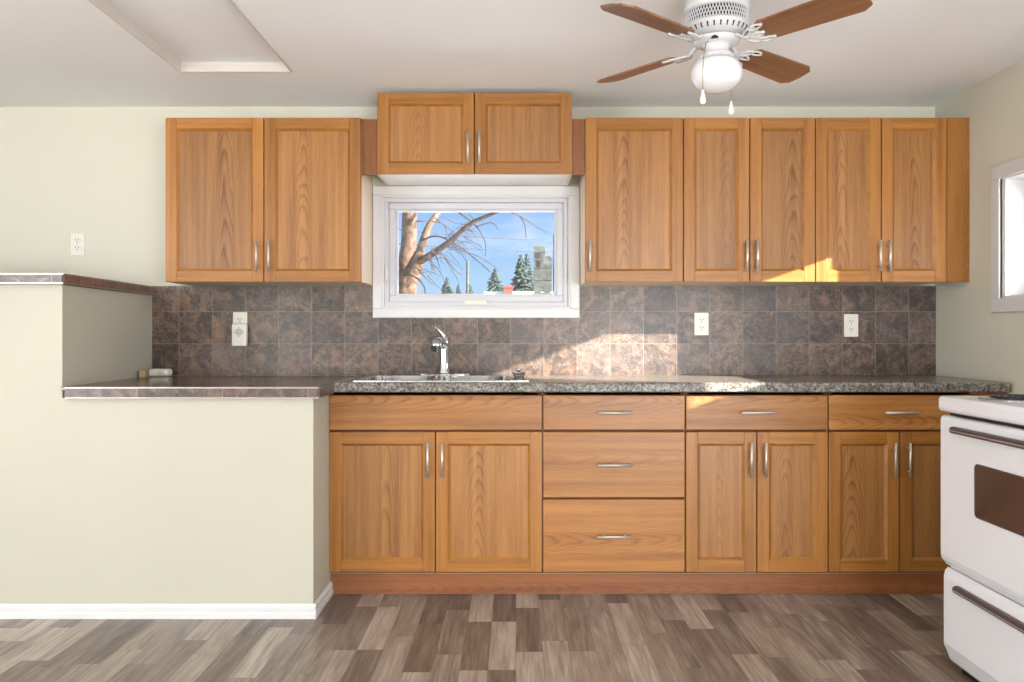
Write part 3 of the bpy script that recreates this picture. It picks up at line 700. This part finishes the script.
for bx, by_, br in ((1.575, -1.565, .095), (1.575, -1.93, .075), (1.86, -1.565, .075), (1.86, -1.93, .095)):
    bm = BM(); lathe(bm, [(br+.022, .0006), (br+.024, .004), (br+.016, .005), (br+.008, .002), (0, .002)], (bx, by_, .917), 40); dp = obj('drip_pan', bm, 'chrome', rg)
    bm = BM(); pts = []
    turns = 4
    for q in range(turns*24+1):
        a = 2*math.pi*q/24; r_ = .018+(br-.018)*q/(turns*24); pts.append((bx+r_*math.cos(a), by_+r_*math.sin(a), .9265))
    tube(bm, pts, .0042, 6); obj('coil_burner', bm, 'black', dp)

# ------------------------------------------------------------------ outside the window over the sink
def bark(name, a, b):
    n = NT(name); v, x, y, z = n.coord(); f = n.noise(v, 9, 5, .7, .5); n.color(n.ramp(f, [(.35, b), (.65, a)])); n.bump(f, .6, .03); return n.set(.9, 0, .1)
M['bark'] = bark('brown_bark', lin(98, 78, 64), lin(38, 28, 24)); M['twig'] = bark('grey_twig', lin(66, 54, 52), lin(34, 28, 30))
M['needle'] = bark('spruce_needles', lin(74, 88, 84), lin(28, 38, 40)); M['weathered'] = bark('weathered_grey_wood', lin(84, 86, 80), lin(40, 44, 42))
M['snow'] = paint('snow', lin(236, 240, 248), .6); M['brick'] = paint('red_brick', lin(104, 58, 50), .8, .15, .2, 0, 30)
M['wire'] = paint('dark_cable', lin(60, 66, 78), .6)
bm = BM()
N_ = 24
G0 = [[bm.verts.new((-70+140*i/N_, .6+120*(j/N_)**2, -.7+.05*math.sin(i*2.1+j))) for i in range(N_+1)] for j in range(N_+1)]
for i in range(N_):
    for j in range(N_): f = bm.faces.new((G0[j][i], G0[j][i+1], G0[j+1][i+1], G0[j+1][i])); f.smooth = True
obj('ground', bm, 'snow', kind='structure')
def Z8(u, v): return 385+u/5.69, 200+v/5.69
DT = 14.0
tree = thing('bare_tree', 'large bare brown tree with drooping branches seen through the left of the window', 'tree', (P(408, 335, DT).x, CY+DT, -.7))
def limb(bm, pts, r, D0=DT, dd=0.0, seg=10):
    out_ = []; n_ = len(pts)
    for i, (u, v) in enumerate(pts):
        x_, y_ = Z8(u, v); out_.append(P(x_, y_, D0+dd*i/(n_-1)))
    # smooth resample
    fine = []
    for i in range(n_-1):
        p0, p1, p2, p3 = out_[max(i-1, 0)], out_[i], out_[i+1], out_[min(i+2, n_-1)]
        for q in range(4):
            t_ = q/4; fine.append(.5*((2*p1)+(p2-p0)*t_+(2*p0-5*p1+4*p2-p3)*t_*t_+(3*p1-p0-3*p2+p3)*t_**3))
    fine.append(out_[-1]); m = len(fine)
    rr = [r[0]+(r[1]-r[0])*i/(m-1) for i in range(m)]
    tube(bm, fine, [q*D0/F/5.69 for q in rr], seg)
    return fine
bm = BM()
limb(bm, [(100, 1900), (105, 900), (120, 530), (150, 430), (185, 350), (200, 300)], (75, 34))
limb(bm, [(110, 900), (120, 400), (135, 250), (140, 60), (150, -200)], (50, 40), DT+1.2, 0)
obj('trunk', bm, 'bark', tree)
for pts, r, dd in [([(190, 320), (230, 200), (260, 130), (310, 60), (360, -40)], (26, 11), 1), ([(180, 360), (280, 300), (370, 235), (480, 140), (560, 100), (660, 60)], (22, 7), -1.5)]:
    bm = BM(); limb(bm, pts, r, DT, dd); obj('limb', bm, 'bark', tree)
tw = [([(200, 235), (290, 205), (400, 250), (520, 340), (600, 410)], (6, 2)), ([(420, 70), (520, 150), (570, 240), (572, 320)], (6, 2)),
      ([(300, 290), (340, 325), (400, 400), (440, 425)], (5, 2)), ([(95, 440), (130, 425), (190, 450), (225, 500), (228, 560)], (7, 3)),
      ([(360, 262), (440, 290), (540, 325), (660, 405)], (4, 1.5)), ([(720, 70), (790, 105), (920, 188)], (5, 2)), ([(770, 95), (795, 140), (802, 215)], (4, 2)),
      ([(520, 152), (600, 128), (635, 150), (640, 170)], (4, 2)), ([(180, 120), (300, 125), (360, 160), (410, 200)], (5, 2)),
      ([(480, 140), (400, 130), (330, 100), (250, 110)], (3, 1.5)), ([(260, 365), (300, 390), (330, 440), (340, 480)], (3, 1.5)),
      ([(240, 430), (270, 460), (310, 500), (330, 505)], (3, 1)), ([(450, 205), (480, 230), (540, 260), (560, 290)], (3, 1)), ([(340, 330), (400, 430), (420, 470)], (3, 1)),
      ([(190, 400), (260, 470), (300, 490)], (3, 1)), ([(290, 110), (340, 150), (350, 210)], (3, 1)), ([(480, 80), (500, 120), (440, 180)], (3, 1))]
rnd = random.Random(3)
for i in range(46):
    u0, v0 = rnd.uniform(180, 470), 0; v0 = 380-(u0-180)*.8+rnd.uniform(-40, 60); an = rnd.uniform(-.6, 1.4); l_ = rnd.uniform(50, 130)
    tw.append(([(u0, v0), (u0+l_*.5*math.cos(an), v0+l_*.5*math.sin(an)-10), (u0+l_*math.cos(an), v0+l_*math.sin(an)+15)], (2.4, .8)))
for i, (pts, r) in enumerate(tw):
    bm = BM(); limb(bm, pts, r, DT-(i % 5)*.25, (i % 3-1)*.5, 6); obj('branch', bm, 'twig', tree)

def spruce(px, py, D, wpx, lab):
    top = P(px, py, D); zb = -.7; H = top.z-zb; rad = wpx/2*D/F*3.6
    o = thing('spruce_tree', lab, 'tree', (top.x, top.y, zb), 'spruces beyond the window')
    bm = BM(); tube(bm, [(top.x, top.y, zb), (top.x, top.y, top.z-.3)], [.16, .03], 8); obj('trunk', bm, 'twig', o)
    bm = BM(); rn = random.Random(int(px)); nl = 34
    for l in range(nl):
        f = l/nl; z = zb+.5+(H-.55)*f; rr = rad*(1-f)**.85+.06; nb = 11
        for q in range(nb):
            a = 2*math.pi*(q+rn.random()*.7)/nb; rl = rr*rn.uniform(.6, 1.15); ca, sa = math.cos(a), math.sin(a)
            d = Vector((ca, sa, 0)); s = Vector((-sa, ca, 0)); p = Vector((top.x, top.y, z+rn.uniform(-.05, .05)))
            tip = p+d*rl+Vector((0, 0, -rl*.28)); w_ = rl*.20+.04
            vs = [bm.verts.new(q2) for q2 in (p+Vector((0, 0, .10)), p+d*rl*.6+s*w_-Vector((0, 0, rl*.1)), tip, p+d*rl*.6-s*w_-Vector((0, 0, rl*.1)), p+d*rl*.5-Vector((0, 0, rl*.3+.1)))]
            bm.faces.new((vs[0], vs[1], vs[2])); bm.faces.new((vs[0], vs[2], vs[3])); bm.faces.new((vs[4], vs[1], vs[2])); bm.faces.new((vs[4], vs[2], vs[3]))
    lathe(bm, [(.09, top.z-.7), (.02, top.z-.1), (0, top.z)], (top.x, top.y, 0), 8)
    obj('foliage', bm, 'needle', o)
spruce(*Z8(628, 378), 50, 20, 'dark spruce left of the small brick chimney outside the window')
spruce(*Z8(775, 292), 42, 17, 'tallest pointed spruce just left of the weathered grey board outside')
spruce(*Z8(808, 290), 58, 14, 'spruce tucked behind the tallest spruce beside the grey board')
spruce(*Z8(352, 432), 56, 16, 'leftmost small spruce outside the window right of the bare tree')
spruce(*Z8(418, 470), 62, 9, 'tiny spruce between the leftmost spruce and the thin pole')
spruce(*Z8(482, 470), 72, 13, 'low spruce directly behind the thin pole outside')
bm = BM(); a = P(*Z8(470, 345), 40); tube(bm, [(a.x, a.y, -.7), a], [.10, .07], 10)
tag(obj('utility_pole', bm, 'weathered'), 'thin bare pole standing between the spruces outside the window', 'pole')
# snowy roof and chimney
a = P(*Z8(700, 488), 36); c_ = P(*Z8(700, 540), 36)
hs = thing('house', 'far house with a snow covered roof and red brick chimney outside the window', 'house', (a.x+1.6, a.y+1.5, -.7))
ry = a.y+1.2; rz = P(0, 295, 36).z
bm = BM(); box(bm, a.x-.8, a.x+5.5, ry-1.8, ry+1.8, -.7, rz-1.2); obj('wall', bm, 'weathered', hs)
bm = BM(); prism(bm, [(ry-2.2, rz-1.3), (ry, rz+.05), (ry+2.2, rz-1.3), (ry+2.2, rz-1.15), (ry, rz+.22), (ry-2.2, rz-1.15)], a.x-1.1, a.x+5.8, 'x'); obj('roof', bm, 'snow', hs)
bm = BM(); box(bm, a.x-.2, a.x+.2, ry-.35, ry+.35, rz-.5, a.z-.04); box(bm, a.x-.24, a.x+.24, ry-.4, ry+.4, a.z-.04, a.z+.05); obj('chimney', bm, 'brick', hs)
# weathered boards close to the house and the wires
a, b = P(*Z8(845, 262), 12), P(*Z8(950, 540), 12)
bd = thing('board_panel', 'weathered grey wooden board structure outside at the right of the window', 'board', ((a.x+b.x)/2, a.y, -.7))
bm = BM()
zt = a.z
for q in range(8):
    z1_ = zt-q*.17; x1_ = b.x if q else b.x-.10
    box(bm, a.x+.004*(q % 2), x1_, a.y, a.y+.04+.004*(q % 3), z1_-.165, z1_, 0, .004)
box(bm, a.x+.02, a.x+.10, a.y+.05, a.y+.13, -.7, zt-.03); box(bm, b.x-.10, b.x-.02, a.y+.05, a.y+.13, -.7, zt-.15)
obj('boards', bm, 'weathered', bd)
bm = BM(); box(bm, a.x+.03, a.x+.11, a.y-.006, a.y-.0005, zt-.16, zt-.09); box(bm, a.x+.04, a.x+.10, a.y-.006, a.y-.0005, zt-.30, zt-.22); obj('hole', bm, 'black', bd)
c_ = P(*Z8(953, 190), 12)
bm = BM(); tube(bm, [(c_.x+.03, a.y+.02, -.7), (c_.x+.03, a.y+.02, c_.z)], .022, 10)
tag(obj('metal_post', bm, 'wire'), 'thin dark post rising beside the weathered grey board outside', 'post')
def cable(u0, v0, u1, v1, D, lab):
    p, q = P(*Z8(u0, v0), D), P(*Z8(u1, v1), D); d = q-p; pts = []
    for i in range(17):
        t_ = -1.0+3*i/16; pts.append(p+d*t_-Vector((0, 0, .25*(1-(t_-.5)**2/2.25))) + Vector((0, 0, .25)))
    bm = BM(); tube(bm, pts, .022, 6); tag(obj('overhead_wire', bm, 'wire'), lab, 'wire', 'overhead wires outside the window')
cable(430, 208, 950, 232, 30, 'upper overhead wire crossing the sky outside the window')
cable(230, 266, 845, 297, 29, 'lower overhead wire crossing the sky outside the window')
